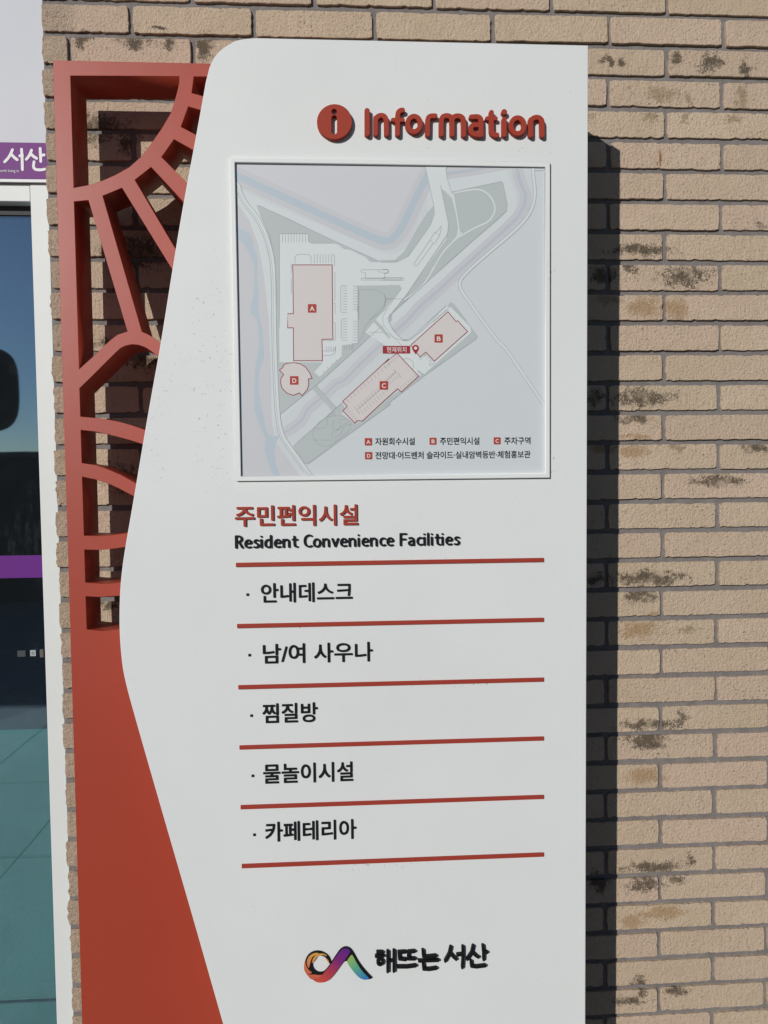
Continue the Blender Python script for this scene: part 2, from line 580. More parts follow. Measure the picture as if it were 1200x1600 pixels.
# ------------------------------------------------------------------ brick wall
WALL_L, WALL_R = -1.372, 1.02
ROWS = range(-5, 38)
wall = empty('brick_wall', 'cream rough faced brick wall with grey mortar and sooty streaks behind the information board', 'wall')
box('mortar', WALL_L + 0.0005, WALL_R, 0.0060, 0.20, GROUND, 5 * CP + 0.02, M['mortar'], wall)

def brick_mesh(w, h, seed, rough_left=False):
    rnd = random.Random(seed)
    t = 0.0225
    pts = []
    c = 0.0024
    def side(ax, ay, bx, by, n, amp, ox, oy):
        ph = rnd.random() * 10
        for i in range(n):
            s = i / n
            a = amp * (mnoise.noise(Vector((s * 6 + ph, seed, 0))) + 0.7 * mnoise.noise(Vector((s * 19 + ph, seed, 3)))) 
            a += rnd.uniform(-0.00045, 0.00045)
            if rnd.random() < 0.08: a -= rnd.uniform(0.0008, 0.0022)
            pts.append((ax + (bx - ax) * s + ox * a, ay + (by - ay) * s + oy * a))
    n = max(4, int(w / 0.0065))
    side(-w/2 + c, -h/2, w/2 - c, -h/2, n, 0.0014, 0, -1)
    side(w/2, -h/2 + c, w/2, h/2 - c, 6, 0.0012, 1, 0)
    side(w/2 - c, h/2, -w/2 + c, h/2, n, 0.0008, 0, 1)
    side(-w/2, h/2 - c, -w/2, -h/2 + c, 6, 0.003 if rough_left else 0.0010, -1, 0)
    N = len(pts)
    vs = []
    for k_, (ins, y) in enumerate(((0.0, t), (0.0, 0.0007), (0.0008, 0.0))):
        for (x, z) in pts:
            d = 1 - ins / (h / 2)
            xx = x - math.copysign(ins, x) if abs(x) > w/2 - 0.01 else x
            vs.append((xx, y + (mnoise.noise(Vector((x * 90, z * 90, seed + k_))) * 0.0004 if k_ else 0), z * d))
    fs = []
    for r in range(2):
        for i in range(N):
            j = (i + 1) % N
            fs.append((r * N + i, r * N + j, (r + 1) * N + j, (r + 1) * N + i))
    fs.append(tuple(2 * N + i for i in range(N)))
    me = bpy.data.meshes.new('brick')
    me.from_pydata(vs, [], fs)
    me.materials.append(M['brick'])
    me.update()
    bm = bmesh.new(); bm.from_mesh(me)
    bmesh.ops.recalc_face_normals(bm, faces=bm.faces)
    bm.to_mesh(me); bm.free()
    return me

variants = [brick_mesh(0.2315, 0.0515, s) for s in range(1, 15)]
cache = {}
hidden = []
nb = 0
def in_view(x0, x1, z):
    if z < -2.26 or z > 0.10: return False
    if x0 > 0.36: return False
    if z < -0.10 and x0 > -1.02 and x1 < -0.42: return False
    return True
for r in ROWS:
    zc = -(r + 0.5) * CP
    par = 0 if r % 2 == 0 else 1         # joints on even multiples for even rows
    j = -13 if par else -12
    while j * BP < WALL_R:
        xa, xb = j * BP + 0.0048, (j + 2) * BP - 0.0048
        j += 2
        if xb < WALL_L + 0.02: continue
        left = xa < WALL_L
        if left: xa = WALL_L + random.uniform(-0.002, 0.0025)
        xb = min(xb, WALL_R)
        if xb - xa < 0.02: continue
        w = xb - xa
        rnd = random.Random(r * 1000 + j)
        if abs(w - 0.2304) < 0.002:
            me = variants[rnd.randrange(len(variants))]
        else:
            me = brick_mesh(w, 0.0515, r * 7 + j, left)
        x = (xa + xb) / 2 + rnd.uniform(-.0012, .0012)
        rot = rnd.uniform(-.0045, .0045) if w > 0.1 else rnd.uniform(-.01, .01)
        loc = (x, rnd.uniform(-.0012, .0016), zc + rnd.uniform(-.0008, .0008))
        if in_view(xa, xb, zc):
            o = link('brick', me, None, wall)
            o.location = loc
            o.rotation_euler = (0, rot, 0)
            if me in variants and False: o.scale.z = -1
            nb += 1
        else:
            hidden.append((me, loc, rot))
print('bricks in view', nb, 'rest', len(hidden))
bm = bmesh.new()
for me, loc, rot in hidden:
    n0 = len(bm.verts)
    bm.from_mesh(me)
    bm.verts.ensure_lookup_table()
    mt = Matrix.Translation(loc) @ Matrix.Rotation(rot, 4, 'Y')
    for v in bm.verts[n0:]:
        v.co = mt @ v.co
me = bpy.data.meshes.new('brick_rest')
bm.to_mesh(me); bm.free()
tag(link('brick_rest', me, M['brick'], wall), kind='stuff')

# ------------------------------------------------------------------ glazed front left of the wall
ZT, ZB = -0.345, -2.30
FX0, FX1 = -1.412, -1.368
clad = empty('cladding_panel', 'white metal cladding panel above the purple banner, beside the brick edge', 'panel')
box('panel_sheet', -2.9, -1.366, 0.020, 0.12, -0.318, 0.6, M['cladding'], clad, 0.002)
win = empty('glazed_door', 'glazed entrance front with pale metal frame and a purple safety stripe', 'door')
box('frame_post', FX0, FX1 + 0.002, 0.020, 0.12, GROUND, -0.3215, M['alu'], win, 0.0015)
box('frame_rail', -2.9, FX0 - 0.001, 0.0215, 0.12, -0.378, -0.3215, M['alu'], win, 0.0015)
box('frame_rail', -2.9, FX0 - 0.001, 0.046, 0.12, -0.396, -0.3785, M['alu_dark'], win)  # recess below the rail, its shade put in as a dark strip
box('frame_gasket', FX0 - 0.0045, FX0 - 0.0005, 0.040, 0.052, GROUND, -0.3965, M['alu_dark'], win)
k = NT('reflective_glazing')
k.t.nodes.remove(k.b)
gl = k.n('ShaderNodeBsdfGlossy'); gl.inputs['Roughness'].default_value = 0.02
gl.inputs['Color'].default_value = (0.60, 0.80, 1.0, 1)
tr = k.n('ShaderNodeBsdfTransparent'); tr.inputs[0].default_value = (0.82, 0.92, 0.90, 1)
mx = k.n('ShaderNodeMixShader'); mx.inputs[0].default_value = 0.34
k.l(tr.outputs[0], mx.inputs[1]); k.l(gl.outputs[0], mx.inputs[2]); k.l(mx.outputs[0], k.out.inputs[0])
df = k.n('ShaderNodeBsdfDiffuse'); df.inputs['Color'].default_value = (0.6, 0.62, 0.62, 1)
m2 = k.n('ShaderNodeMixShader')
gp = k.geo()
reflection_mottle = k.math('MULTIPLY_ADD', k.math('MULTIPLY', k.step(k.noise(gp, 7, 5, 0.7), 0.45, 0.75), k.step(k.noise(gp, 90, 4, 0.7, (1, 1, 0.3)), 0.45, 0.7)), 0.045, 0.008)  # pale dusty mottling that imitates faint mottled reflections on the pane
k.l(reflection_mottle, m2.inputs[0]); k.l(mx.outputs[0], m2.inputs[1]); k.l(df.outputs[0], m2.inputs[2]); k.l(m2.outputs[0], k.out.inputs[0])
gb = k.bump(k.noise(k.geo(), 2.2, 2, 0.5), 0.0014, 0.7)
k.l(gb, gl.inputs['Normal'])
M['glass'] = k.m
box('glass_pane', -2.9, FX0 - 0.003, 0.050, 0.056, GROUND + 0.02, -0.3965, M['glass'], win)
zs0, zs1 = at(30, 868, -0.049)[1], at(30, 903, -0.049)[1]
box('safety_stripe', -2.9, FX0 - 0.003, 0.0488, 0.0494, zs1, zs0, M['purple_film'], win)
for (u0, v0, u1, v1, c) in ((27, 1017, 40, 1026, (0.035, 0.04, 0.045)), (47, 1016, 56, 1025, (0.34, 0.37, 0.37)), (62, 1015, 68, 1027, (0.10, 0.085, 0.06))):
    a = at(u0, v0, -0.049); b = at(u1, v1, -0.049)
    box('glass_sticker', a[0], b[0], 0.0488, 0.0494, b[1], a[1], simple('sticker_print', c, 0.6), win)
    if c[0] > .3:
        box('sticker_mark', a[0] + .003, b[0] - .003, 0.0484, 0.0487, b[1] + .003, a[1] - .003, simple('sticker_ink', (.2, .22, .22), .6), win)
film = NT('teal_sheet_surface')
fp = film.geo()
fc = film.mix(film.step(film.noise(fp, 5, 4, 0.6), 0.3, 0.7), (0.26, 0.49, 0.45), (0.34, 0.60, 0.56))
fc = film.mix(film.math('MULTIPLY', film.step(film.noise(fp, 260, 3, 0.7, (1, 1, 0.5)), 0.62, 0.72), 0.5), fc, (0.45, 0.6, 0.58))
film.l(fc, film.b.inputs['Base Color'])
film.b.inputs['Roughness'].default_value = 0.7
zf = at(30, 1140, -0.06)[1]
zg = at(40, 1563, -0.06)[1]
box('teal_sheet', -2.9, FX0 - 0.003, 0.0575, 0.0605, zg + 0.004, zf, film.m, win)  # teal sheet behind the lower part of the pane, in two pieces
box('teal_sheet', -2.9, FX0 - 0.003, 0.0575, 0.0605, GROUND + 0.02, zg - 0.004, film.m, win)
box('sheet_edge', -2.9, FX0 - 0.003, 0.0565, 0.0572, zf - 0.010, zf + 0.001, simple('sheet_edge_pale', (0.28, 0.62, 0.58), 0.6), win)
room = empty('entrance_lobby', 'dark entrance lobby seen dimly behind the glass of the door', 'room')
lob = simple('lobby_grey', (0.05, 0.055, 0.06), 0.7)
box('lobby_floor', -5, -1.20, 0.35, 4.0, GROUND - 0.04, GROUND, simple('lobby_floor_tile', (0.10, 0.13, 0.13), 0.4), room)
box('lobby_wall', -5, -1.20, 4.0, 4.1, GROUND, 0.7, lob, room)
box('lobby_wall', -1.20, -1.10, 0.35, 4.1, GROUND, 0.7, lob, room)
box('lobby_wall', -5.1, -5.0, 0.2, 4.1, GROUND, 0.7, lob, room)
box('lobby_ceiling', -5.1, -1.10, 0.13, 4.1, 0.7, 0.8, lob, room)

# banner
ban = empty('purple_banner', 'purple banner strip with white brush lettering above the glazed door', 'banner')
b0, b1 = at(20, 218, 0.0)[1], at(20, 280, 0.0)[1]
bx = at(76, 250, 0.0)[0]
box('banner_sheet', -2.9, bx, 0.012, 0.0155, b1 + 0.006, b0, M['purple'], ban)
box('banner_hem', -2.9, bx, 0.0125, 0.0155, b1, b1 + 0.0055, M['white_print'], ban)
bo = (0.0, 230.0, 2.9625)
BW = 13
brush = [
    [([(58, 12), (50, 32), (38, 52), (22, 68)], BW), ([(54, 34), (66, 48), (80, 58)], BW), ([(92, 40), (104, 38)], BW), ([(100, 10), (103, 50), (104, 104)], BW)],
    [([(146, 14), (140, 32), (130, 48), (122, 56)], BW), ([(144, 32), (156, 44), (170, 52)], BW), ([(186, 6), (188, 40), (189, 66)], BW), ([(190, 38), (204, 36)], BW), ([(158, 68), (154, 90), (162, 104), (190, 106), (206, 102)], BW)],
]
for st in brush:
    loops = stroke_loops([(smooth(p, 2), w) for p, w in st], (0, -10, 230, 125), 1.5)
    prism('letter', [path(lp, -0.0115, 0, 230, 2.9625) for lp in loops], 0.0112, 0.0006, M['white_print'], ban)
xa, za = at(-4, 270, -0.0115); xb, zb = at(30, 268, -0.0115)
for o in font_text('small_letter', 'worth living in', xa, xb, zb - 0.0015, 0.0058, 0.0112, 0.0005, M['white_print'], ban, weight=0.0): pass

# ------------------------------------------------------------------ the information board
sign = empty('information_board', 'tall white information board with a brick red sunburst lattice edge and a raised site map', 'sign')
YF = -D_FACE
# white box
edge = [(400, 63.5), (378, 65), (366, 68.3), (357.8, 72.6), (349, 77.8), (341, 84.4), (335, 91.2), (330.8, 98), (327, 106), (324.7, 114.8), (321.5, 127), (319, 141.8),
        (305.5, 216), (287, 314), (271.7, 405), (250.5, 540), (236.3, 617), (222.8, 695), (209.3, 776), (199, 835), (193.5, 868), (190.2, 892), (187.6, 920), (186.6, 945), (186.3, 972.6), (187.2, 1000),
        (189.8, 1030), (192.2, 1048), (196.9, 1070), (203, 1093), (210, 1118), (225, 1171), (262.5, 1301), (300, 1430), (345, 1588)]
E_ = path(smooth(edge, 2), D_FACE)
ZTOP = at(919, 70.5, D_FACE)[1]
XR = at(917, 800, D_FACE)[0]
ZBOT = GROUND
sl_ = (E_[-1][0] - E_[-3][0]) / (E_[-1][1] - E_[-3][1])
_lift = ZTOP - E_[0][1]
E_ = [(x, z + _lift * max(0.0, 1 - (ZTOP - z) / 0.06)) for x, z in E_]
E_.append((E_[-1][0] + sl_ * (ZBOT - E_[-1][1]), ZBOT))
board = prism('face_panel', [[(XR, ZTOP)] + E_ + [(XR, ZBOT)]], YF, D_FACE - D_RED - 0.0015, M['white'], sign, 0.0012)
# red carcass behind the white box and the lattice, one welded body
XL = at(104, 800, D_RED)[0]
XI = -1.2722
ZRT = at(84, 95, D_RED)[1] + 0.001
holes = [
    [(None, 118.6), (280.4, 118.6)] + [(280, 128), (277.6, 140), (273.6, 155), (266.5, 177), (253, 200), (238, 221.8), (219.8, 245.3), (201.3, 261.6), (179.7, 273.5), (160.2, 282), (140, 288.7), (None, 293.4)],
    [(302.8, 119.5), (350, 119.5), (345, 158), (299.3, 145.2)],
    [(294, 166.3), (340, 179.5), (335, 226), (282.6, 198)],
    [(271.8, 217.6), (330, 250), (325, 319), (252.3, 245.3)],
    [(236, 261), (320, 351), (312, 454), (210.7, 281)],
    [(160.4, 306), (190.5, 293.4), (269, 421), (295, 465), (292, 585), (262, 545), (250, 535), (240, 527.5), (230, 521.7), (221.7, 518.3)],
    [(None, 315), (138, 312.6), (199.3, 518), (193.3, 519.7), (183, 523.3), (173.3, 530.8), (163, 540), (146.7, 555.8), (None, 577)],
    [(None, 606.7), (146.7, 585), (163.3, 568.3), (180, 551.7), (188.3, 544), (196.7, 540), (206.7, 538), (216.7, 539), (226.7, 542.5), (236.7, 549), (246.7, 557), (265, 574), (262, 685), (240, 676.5), (225.8, 671.3), (206.7, 664.7), (186.7, 659), (160, 654), (None, 650.8)],
    [(None, 672), (146.7, 674), (166.7, 678), (186.7, 683.3), (205, 688.3), (222.5, 694), (245, 702), (240, 771), (211.3, 754.4), (188.8, 742), (170, 733.8), (151, 727), (None, 723.4)],
    [(None, 745), (151, 749.7), (170, 756), (188.8, 764.7), (209, 775.4), (230, 787.5), (225, 829), (199.4, 833), (173.8, 836.5), (155, 837.8), (None, 836.9)],
    [(None, 859), (155, 859.4), (173.8, 857.9), (196, 854.7), (220, 850), (215, 905), (188, 910.4), (173.8, 911.9), (158.8, 912.3), (None, 910.4)],
    [(None, 932), (155, 932.9), (186.5, 931), (215, 929), (210, 981), (187, 983.5), (160.6, 986.5), (None, 983.5)],
]
hl = []
for h in holes:
    lp = []
    for (u, v) in h:
        if u is None:
            z = at(122, v, D_RED)[1]
            lp.append((XI, z))
        else:
            lp.append(at(u, v, D_RED))
    hl.append(lp)
outer = [(XL, ZRT), (XR - 0.004, ZRT), (XR - 0.004, ZBOT), (XL, ZBOT)]
prism('sunburst_lattice', [outer] + hl, -D_RED, D_RED - GAP, M['red'], sign, 0.0006)
for zz in (-0.75, -1.75):
    box('wall_bracket', -0.95, -0.85, -GAP + 0.0005, 0.006, zz - 0.03, zz + 0.03, M['alu_dark'], sign)
    box('wall_bracket', -0.60, -0.50, -GAP + 0.0005, 0.006, zz - 0.03, zz + 0.03, M['alu_dark'], sign)

# --- title: disc with i, and Information
TD = 0.0085           # letter thickness
OX, OY, SC = 480.0, 140.0, 3.0
dT = D_FACE + TD
yT = -dT
stroke_letter('disc_letter', [([(128, 150)], 165)], (30, 50, 225, 250), OX, OY, SC, yT, TD, M['letter_red'], board,
              holes=[([(127, 133), (127, 196)], 25), ([(127, 103)], 25)], depth=dT, bevel=0.0006)
w = 23
title = [
    ([([(281, 98), (281, 205)], 25)], (255, 70, 310, 235)),
    ([([(321, 205), (321, 132)], w), ([(321, 140), (330, 124), (345, 119), (360, 122), (369, 134), (372, 150), (372, 206)], w)], (295, 95, 400, 235)),
    ([([(424, 206), (424, 118), (428, 103), (438, 96), (447, 95)], w), ([(402, 141), (448, 141)], w * .85)], (380, 70, 475, 235)),
    ([(arc(501, 160, 30, 36, 0, 360, 28), w)], (450, 95, 552, 225)),
    ([([(565, 208), (565, 140), (570, 127), (582, 122), (600, 122)], w)], (545, 95, 625, 235)),
    ([([(629, 208), (629, 140), (635, 126), (648, 121), (662, 121), (674, 127), (680, 140), (680, 208)], w), ([(680, 140), (686, 127), (698, 122), (714, 122), (728, 129), (734, 142), (734, 210)], w)], (610, 95, 760, 240)),
    ([([(770, 127), (798, 125), (810, 130), (816, 142), (816, 210)], w), ([(816, 165), (785, 163), (770, 170), (766, 186), (772, 202), (788, 209), (816, 210)], w)], (745, 100, 842, 240)),
    ([([(864, 106), (864, 190), (869, 205), (882, 212), (890, 212)], w), ([(844, 134), (884, 134)], w * .85)], (825, 80, 915, 240)),
    ([([(924, 138), (924, 210)], w), ([(924, 104)], 27)], (900, 75, 950, 240)),
    ([(arc(987, 168, 31, 37, 0, 360, 28), w)], (935, 105, 1040, 235)),
    ([([(1049, 212), (1049, 140)], w), ([(1049, 148), (1057, 134), (1072, 128), (1088, 130), (1100, 141), (1103, 156), (1103, 212)], w)], (1025, 105, 1130, 240)),
]
for sts, bb in title:
    stroke_letter('title_letter', [(smooth(p, 1) if len(p) > 2 else p, q) for p, q in sts], bb, OX, OY, SC, yT, TD, M['letter_red'], board, depth=dT, bevel=0.0005)

def glyph_field_loops(ch, grow, res=0.014):
    c = bpy.data.curves.new('t', 'FONT'); c.body = ch; c.fill_mode = 'NONE'; c.resolution_u = 4
    me = curve_mesh(c, 0.0)
    bpy.data.curves.remove(c)
    co = [(v.co.x, v.co.z) for v in me.vertices]
    eds = [(co[e.vertices[0]], co[e.vertices[1]]) for e in me.edges]
    bpy.data.meshes.remove(me)
    xs_ = [q[0] for q in co]; ys_ = [q[1] for q in co]
    pad = grow + 3 * res
    gx = np.arange(min(xs_) - pad, max(xs_) + pad, res); gy = np.arange(min(ys_) - pad, max(ys_) + pad, res)
    X, Y = np.meshgrid(gx, gy)
    D = np.full(X.shape, 1e9); ins = np.zeros(X.shape, bool)
    for (ax, ay), (bx_, by_) in eds:
        dx, dy = bx_ - ax, by_ - ay
        t = np.clip(((X - ax) * dx + (Y - ay) * dy) / (dx * dx + dy * dy + 1e-12), 0, 1)
        D = np.minimum(D, np.hypot(X - ax - t * dx, Y - ay - t * dy))
        if ay != by_:
            cr = ((ay > Y) != (by_ > Y)) & (X < (bx_ - ax) * (Y - ay) / (by_ - ay) + ax)
            ins ^= cr
    F = np.where(ins, -D, D) - grow
    return contour(F, gx, gy, res)

def sdf_line(name, body, u0, v0, u1, v1, hpx, thick, mat, grow, caps=0.80):
    d = D_FACE + thick
    a = at(u0, v0, d); b = at(u1, v1, d)
    zb = (a[1] + b[1]) / 2
    sz = (at(u0, v0 - hpx, d)[1] - a[1]) / caps
    adv = [_advance(body[:i]) if i else 0.0 for i in range(len(body) + 1)]
    sx = (b[0] - a[0]) / adv[-1]
    for i, ch in enumerate(body):
        if ch == ' ': continue
        lps = [[(a[0] + (adv[i] + x) * sx, zb + y * sz) for x, y in lp] for lp in glyph_field_loops(ch, grow)]
        prism(name, lps, -d, thick, mat, board)

GLY = {
 'R': ([[(0, 0), (0, 1)], [(0, .99), (.22, .99), (.36, .92), (.40, .76), (.36, .60), (.22, .52), (0, .52)], [(.2, .5), (.44, 0)]], .64),
 'e': ([[(.03, .35), (.42, .35), (.40, .52), (.31, .63), (.20, .65), (.08, .58), (.0, .38), (.02, .18), (.12, .03), (.26, 0), (.38, .04)]], .62),
 's': ([[(.32, .60), (.18, .65), (.06, .60), (.03, .48), (.12, .38), (.24, .31), (.32, .20), (.27, .05), (.14, 0), (0, .04)]], .52),
 'i': ([[(0, 0), (0, .65)], [(0, .93), (0, .94)]], .27),
 'd': ([[(.40, 0), (.40, 1)], [(.40, .10), (.28, 0), (.14, .01), (.02, .14), (0, .33), (.03, .52), (.14, .64), (.28, .65), (.40, .56)]], .67),
 'n': ([[(0, 0), (0, .65)], [(0, .50), (.12, .62), (.25, .65), (.36, .58), (.39, .42), (.39, 0)]], .65),
 't': ([[(.12, .9), (.12, .2), (.18, .03), (.33, .01)], [(0, .63), (.32, .63)]], .50),
 'C': ([[(.50, .93), (.36, 1), (.20, .96), (.05, .80), (0, .5), (.05, .2), (.20, .03), (.36, 0), (.50, .06)]], .66),
 'o': ([arc(.22, .32, .22, .33, 0, 360, 20)], .67),
 'v': ([[(0, .65), (.20, 0), (.40, .65)]], .60),
 'c': ([[(.36, .60), (.22, .65), (.08, .58), (0, .33), (.08, .08), (.22, 0), (.36, .05)]], .52),
 'F': ([[(0, 0), (0, .99)], [(0, .99), (.40, .99)], [(0, .52), (.35, .52)]], .58),
 'a': ([[(.04, .61), (.20, .65), (.32, .58), (.36, .44), (.36, 0)], [(.36, .36), (.18, .36), (.04, .28), (0, .16), (.06, .03), (.18, 0), (.36, .10)]], .61),
 'l': ([[(0, 0), (0, 1)]], .27),
 ' ': ([], .34),
}
def stroke_line(name, body, u0, v0, u1, v1, hpx, thick, mat, w=0.165):
    d = D_FACE + thick
    a = at(u0, v0, d); b = at(u1, v1, d)
    zb = (a[1] + b[1]) / 2
    sz = (at(u0, v0 - hpx, d)[1] - a[1]) / (1 + w)
    tot = sum(GLY[c][1] for c in body) - 0.1
    sx = (b[0] - a[0]) / tot
    x = w / 2
    for ch in body:
        sts, ad = GLY[ch]
        if sts:
            loops = stroke_loops([(smooth(s_, 1) if len(s_) > 3 else s_, w) for s_ in sts], (-.2, -.2, .75, 1.25), 0.03)
            prism(name, [[(a[0] + (x + px_) * sx, zb + (py_ + w / 2) * sz) for px_, py_ in lp] for lp in loops], -d, thick, mat, board)
        x += ad
# --- heading and list, raised letters
def line_of(name, body, u0, v0, u1, v1, hpx, thick, mat, weight, caps=0.80, **kw):
    d = D_FACE + thick
    a = at(u0, v0, d); b = at(u1, v1, d)
    top = at(u0, v0 - hpx, d)[1]
    return font_text(name, body, a[0], b[0], (a[1] + b[1]) / 2, top - a[1], -d, thick, mat, board, weight, caps=caps, **kw)
sdf_line('heading_letter', '주민편익시설', 366, 820, 562, 817, 28, 0.0034, M['letter_red'], 0.019)
stroke_line('heading_letter', 'Resident Convenience Facilities', 367, 857, 718, 852.5, 21, 0.0030, M['letter_black'], 0.155)
rows_ = [('안내데스크', 406, 939, 552, 937, 387, 929), ('남/여 사우나', 408, 1034, 583, 1031, 390, 1023.5), ('찜질방', 409, 1127, 497, 1126, 393, 1118),
         ('물놀이시설', 410, 1221, 554, 1219, 395, 1212), ('카페테리아', 413, 1312, 557, 1309, 397.5, 1304)]
for body, u0, v0, u1, v1, bu, bv in rows_:
    sdf_line('list_letter', body, u0, v0, u1, v1, 26.5, 0.0022, M['letter_black'], 0.013)
    x, z = at(bu, bv, D_FACE)
    box('bullet', x - 0.0022, x + 0.0022, YF - 0.0015, YF + 0.0002, z - 0.0022, z + 0.0022, M['letter_black'], board)
Zs = [(at(368, a, D_FACE)[1] + at(849, b, D_FACE)[1]) / 2 for a, b in ((881, 876), (977, 969), (1073, 1062), (1167, 1154), (1260, 1245.5), (1353, 1334.5))]
X0, X1 = at(373, 1100, D_FACE)[0], at(849, 1100, D_FACE)[0]
for z in Zs:
    box('divider_bar', X0, X1, YF - 0.003, YF + 0.0002, z - 0.0037, z + 0.0037, M['rule_red'], board, 0.0006)

# --- city emblem and its lettering
LX, LY, LS = 450.0, 1460.0, 3.5294
EM = 0.0035
dE = D_FACE + EM
yE = -dE
def ramp_mat(name, stops, p0, p1):
    k = NT(name)
    a = at(LX + p0[0] / LS, LY + p0[1] / LS, dE); b = at(LX + p1[0] / LS, LY + p1[1] / LS, dE)
    dx, dz = b[0] - a[0], b[1] - a[1]
    L = dx * dx + dz * dz
    d = k.n('ShaderNodeVectorMath', operation='DOT_PRODUCT')
    d.inputs[1].default_value = (dx / L, 0, dz / L)
    k.l(k.geo(), d.inputs[0])
    v = k.math('SUBTRACT', d.outputs['Value'], (a[0] * dx + a[1] * dz) / L)
    r = k.n('ShaderNodeValToRGB')
    els = r.color_ramp.elements
    els[0].position = stops[0][0]; els[0].color = (*stops[0][1], 1)
    els[1].position = stops[-1][0]; els[1].color = (*stops[-1][1], 1)
    for q, c in stops[1:-1]:
        e = els.new(q); e.color = (*c, 1)
    k.l(v, r.inputs[0]); k.l(r.outputs[0], k.b.inputs['Base Color'])
    k.b.inputs['Roughness'].default_value = 0.5
    return k.m
m_rib = ramp_mat('emblem_purple_red_print', [(0, (0.55, 0.07, 0.035)), (0.35, (0.38, 0.035, 0.06)), (0.7, (0.16, 0.015, 0.16)), (1, (0.10, 0.012, 0.20))], (160, 260), (330, 80))
m_tail = ramp_mat('emblem_green_blue_print', [(0, (0.30, 0.42, 0.08)), (0.4, (0.10, 0.36, 0.20)), (1, (0.015, 0.14, 0.45))], (340, 120), (440, 250))
m_pet = ramp_mat('emblem_orange_print', [(0, (0.62, 0.33, 0.06)), (0.5, (0.58, 0.18, 0.07)), (1, (0.50, 0.08, 0.05))], (170, 100), (120, 250))
def emb(name, pts, mat, y, th, it=2):
    return prism(name, [path(smooth(pts, it, True), dE, LX, LY, LS)], y, th, mat, board)
# dark core that shows between the coloured pieces and along their edges
emb('emblem_core', [(92, 190), (92, 150), (112, 112), (150, 92), (196, 98), (228, 124), (238, 160), (226, 166), (212, 130), (172, 114), (140, 136), (132, 172), (146, 200), (176, 214), (208, 205), (262, 120), (292, 78), (325, 68), (352, 84), (392, 160), (448, 226), (470, 243), (440, 253), (400, 240), (350, 180), (322, 140), (285, 178), (235, 240), (170, 266), (120, 246)], M['letter_black'], -D_FACE - 0.0026, 0.0025)
emb('emblem_ribbon', [(140, 258), (175, 268), (215, 262), (245, 235), (285, 180), (322, 130), (345, 96), (338, 82), (318, 76), (298, 82), (275, 108), (245, 155), (215, 195), (175, 238)], m_rib, yE, 0.0008)
emb('emblem_tail', [(322, 152), (335, 132), (352, 110), (360, 122), (380, 160), (410, 205), (438, 232), (450, 246), (425, 252), (395, 242), (365, 212)], m_tail, yE, 0.0008)
for pts in ([(112, 188), (100, 150), (118, 118), (146, 102), (176, 104), (160, 112), (134, 122), (124, 150), (118, 178)],
            [(186, 104), (160, 112), (138, 130), (130, 160), (144, 150), (162, 120), (196, 112), (214, 122), (212, 112)],
            [(106, 222), (88, 200), (88, 165), (94, 145), (98, 170), (112, 195), (136, 212), (120, 216)],
            [(112, 232), (96, 212), (118, 222), (145, 222), (176, 226), (190, 222), (170, 240), (145, 252), (124, 246)],
            [(204, 128), (222, 140), (230, 165), (218, 150)]):
    emb('emblem_petal', pts, m_pet, yE, 0.0008, 1)
bw = 15
city = [
    # hae
    [([(494, 102), (520, 102)], bw), ([(486, 124), (526, 122)], bw), (arc(508, 155, 15, 16, 0, 360, 16), bw * .8), ([(550, 98), (550, 208)], bw), ([(584, 94), (584, 206)], bw), ([(552, 150), (582, 148)], bw * .8)],
    # tteu
    [([(648, 100), (612, 102), (614, 138), (650, 142)], bw), ([(698, 97), (664, 100), (664, 138), (700, 138)], bw), ([(606, 182), (660, 182), (704, 176)], bw)],
    # neun
    [([(744, 92), (746, 122), (760, 128), (815, 122)], bw), ([(724, 150), (828, 146)], bw), ([(746, 168), (748, 194), (780, 196), (818, 190)], bw)],
    # seo
    [([(898, 74), (890, 110), (868, 150)], bw), ([(896, 108), (912, 126), (928, 140)], bw), ([(936, 116), (956, 114)], bw), ([(965, 72), (966, 130), (962, 186)], bw)],
    # san
    [([(1022, 68), (1014, 104), (990, 140)], bw), ([(1018, 102), (1034, 118), (1050, 128)], bw), ([(1076, 66), (1080, 110), (1080, 142)], bw), ([(1082, 104), (1098, 102)], bw), ([(1010, 152), (1012, 178), (1040, 182), (1088, 176)], bw)],
]
for st in city:
    xs_ = [p[0] for s_, _ in st for p in s_]; ys_ = [p[1] for s_, _ in st for p in s_]
    loops = stroke_loops(st, (min(xs_) - 14, min(ys_) - 14, max(xs_) + 14, max(ys_) + 14), 1.0)
    prism('emblem_letter', [path(lp, D_FACE + 0.006, LX, LY, LS) for lp in loops], -D_FACE - 0.006, 0.006, M['letter_black'], board)

# ------------------------------------------------------------------ site map
mx0, mx1 = at(364.5, 500, D_FACE)[0], at(858, 500, D_FACE)[0]
mz0, mz1 = (at(360, 249, D_FACE)[1] + at(859, 254, D_FACE)[1]) / 2, (at(369.5, 752, D_FACE)[1] + at(857.6, 746.5, D_FACE)[1]) / 2
mx0 = (at(360, 249, D_FACE)[0] + at(369.5, 752, D_FACE)[0]) / 2
RW = 0.0085
def ring(x0, x1, z0, z1): return [(x0, z0), (x1, z0), (x1, z1), (x0, z1)]
prism('map_rim', [ring(mx0, mx1, mz1, mz0), ring(mx0 + RW, mx1 - RW, mz1 + RW, mz0 - RW)], YF - 0.0062, 0.0062, M['map_rim'], sign, 0.0012)
DM = D_FACE + 0.0012
a0, a1, c0, c1 = mx0 + RW - .0003, mx1 - RW + .0003, mz1 + RW - .0003, mz0 - RW + .0003
mp = box('site_map', a0, a1, -DM, YF + 0.0002, c0, c1, M['m_field'], sign)
LV = [0]
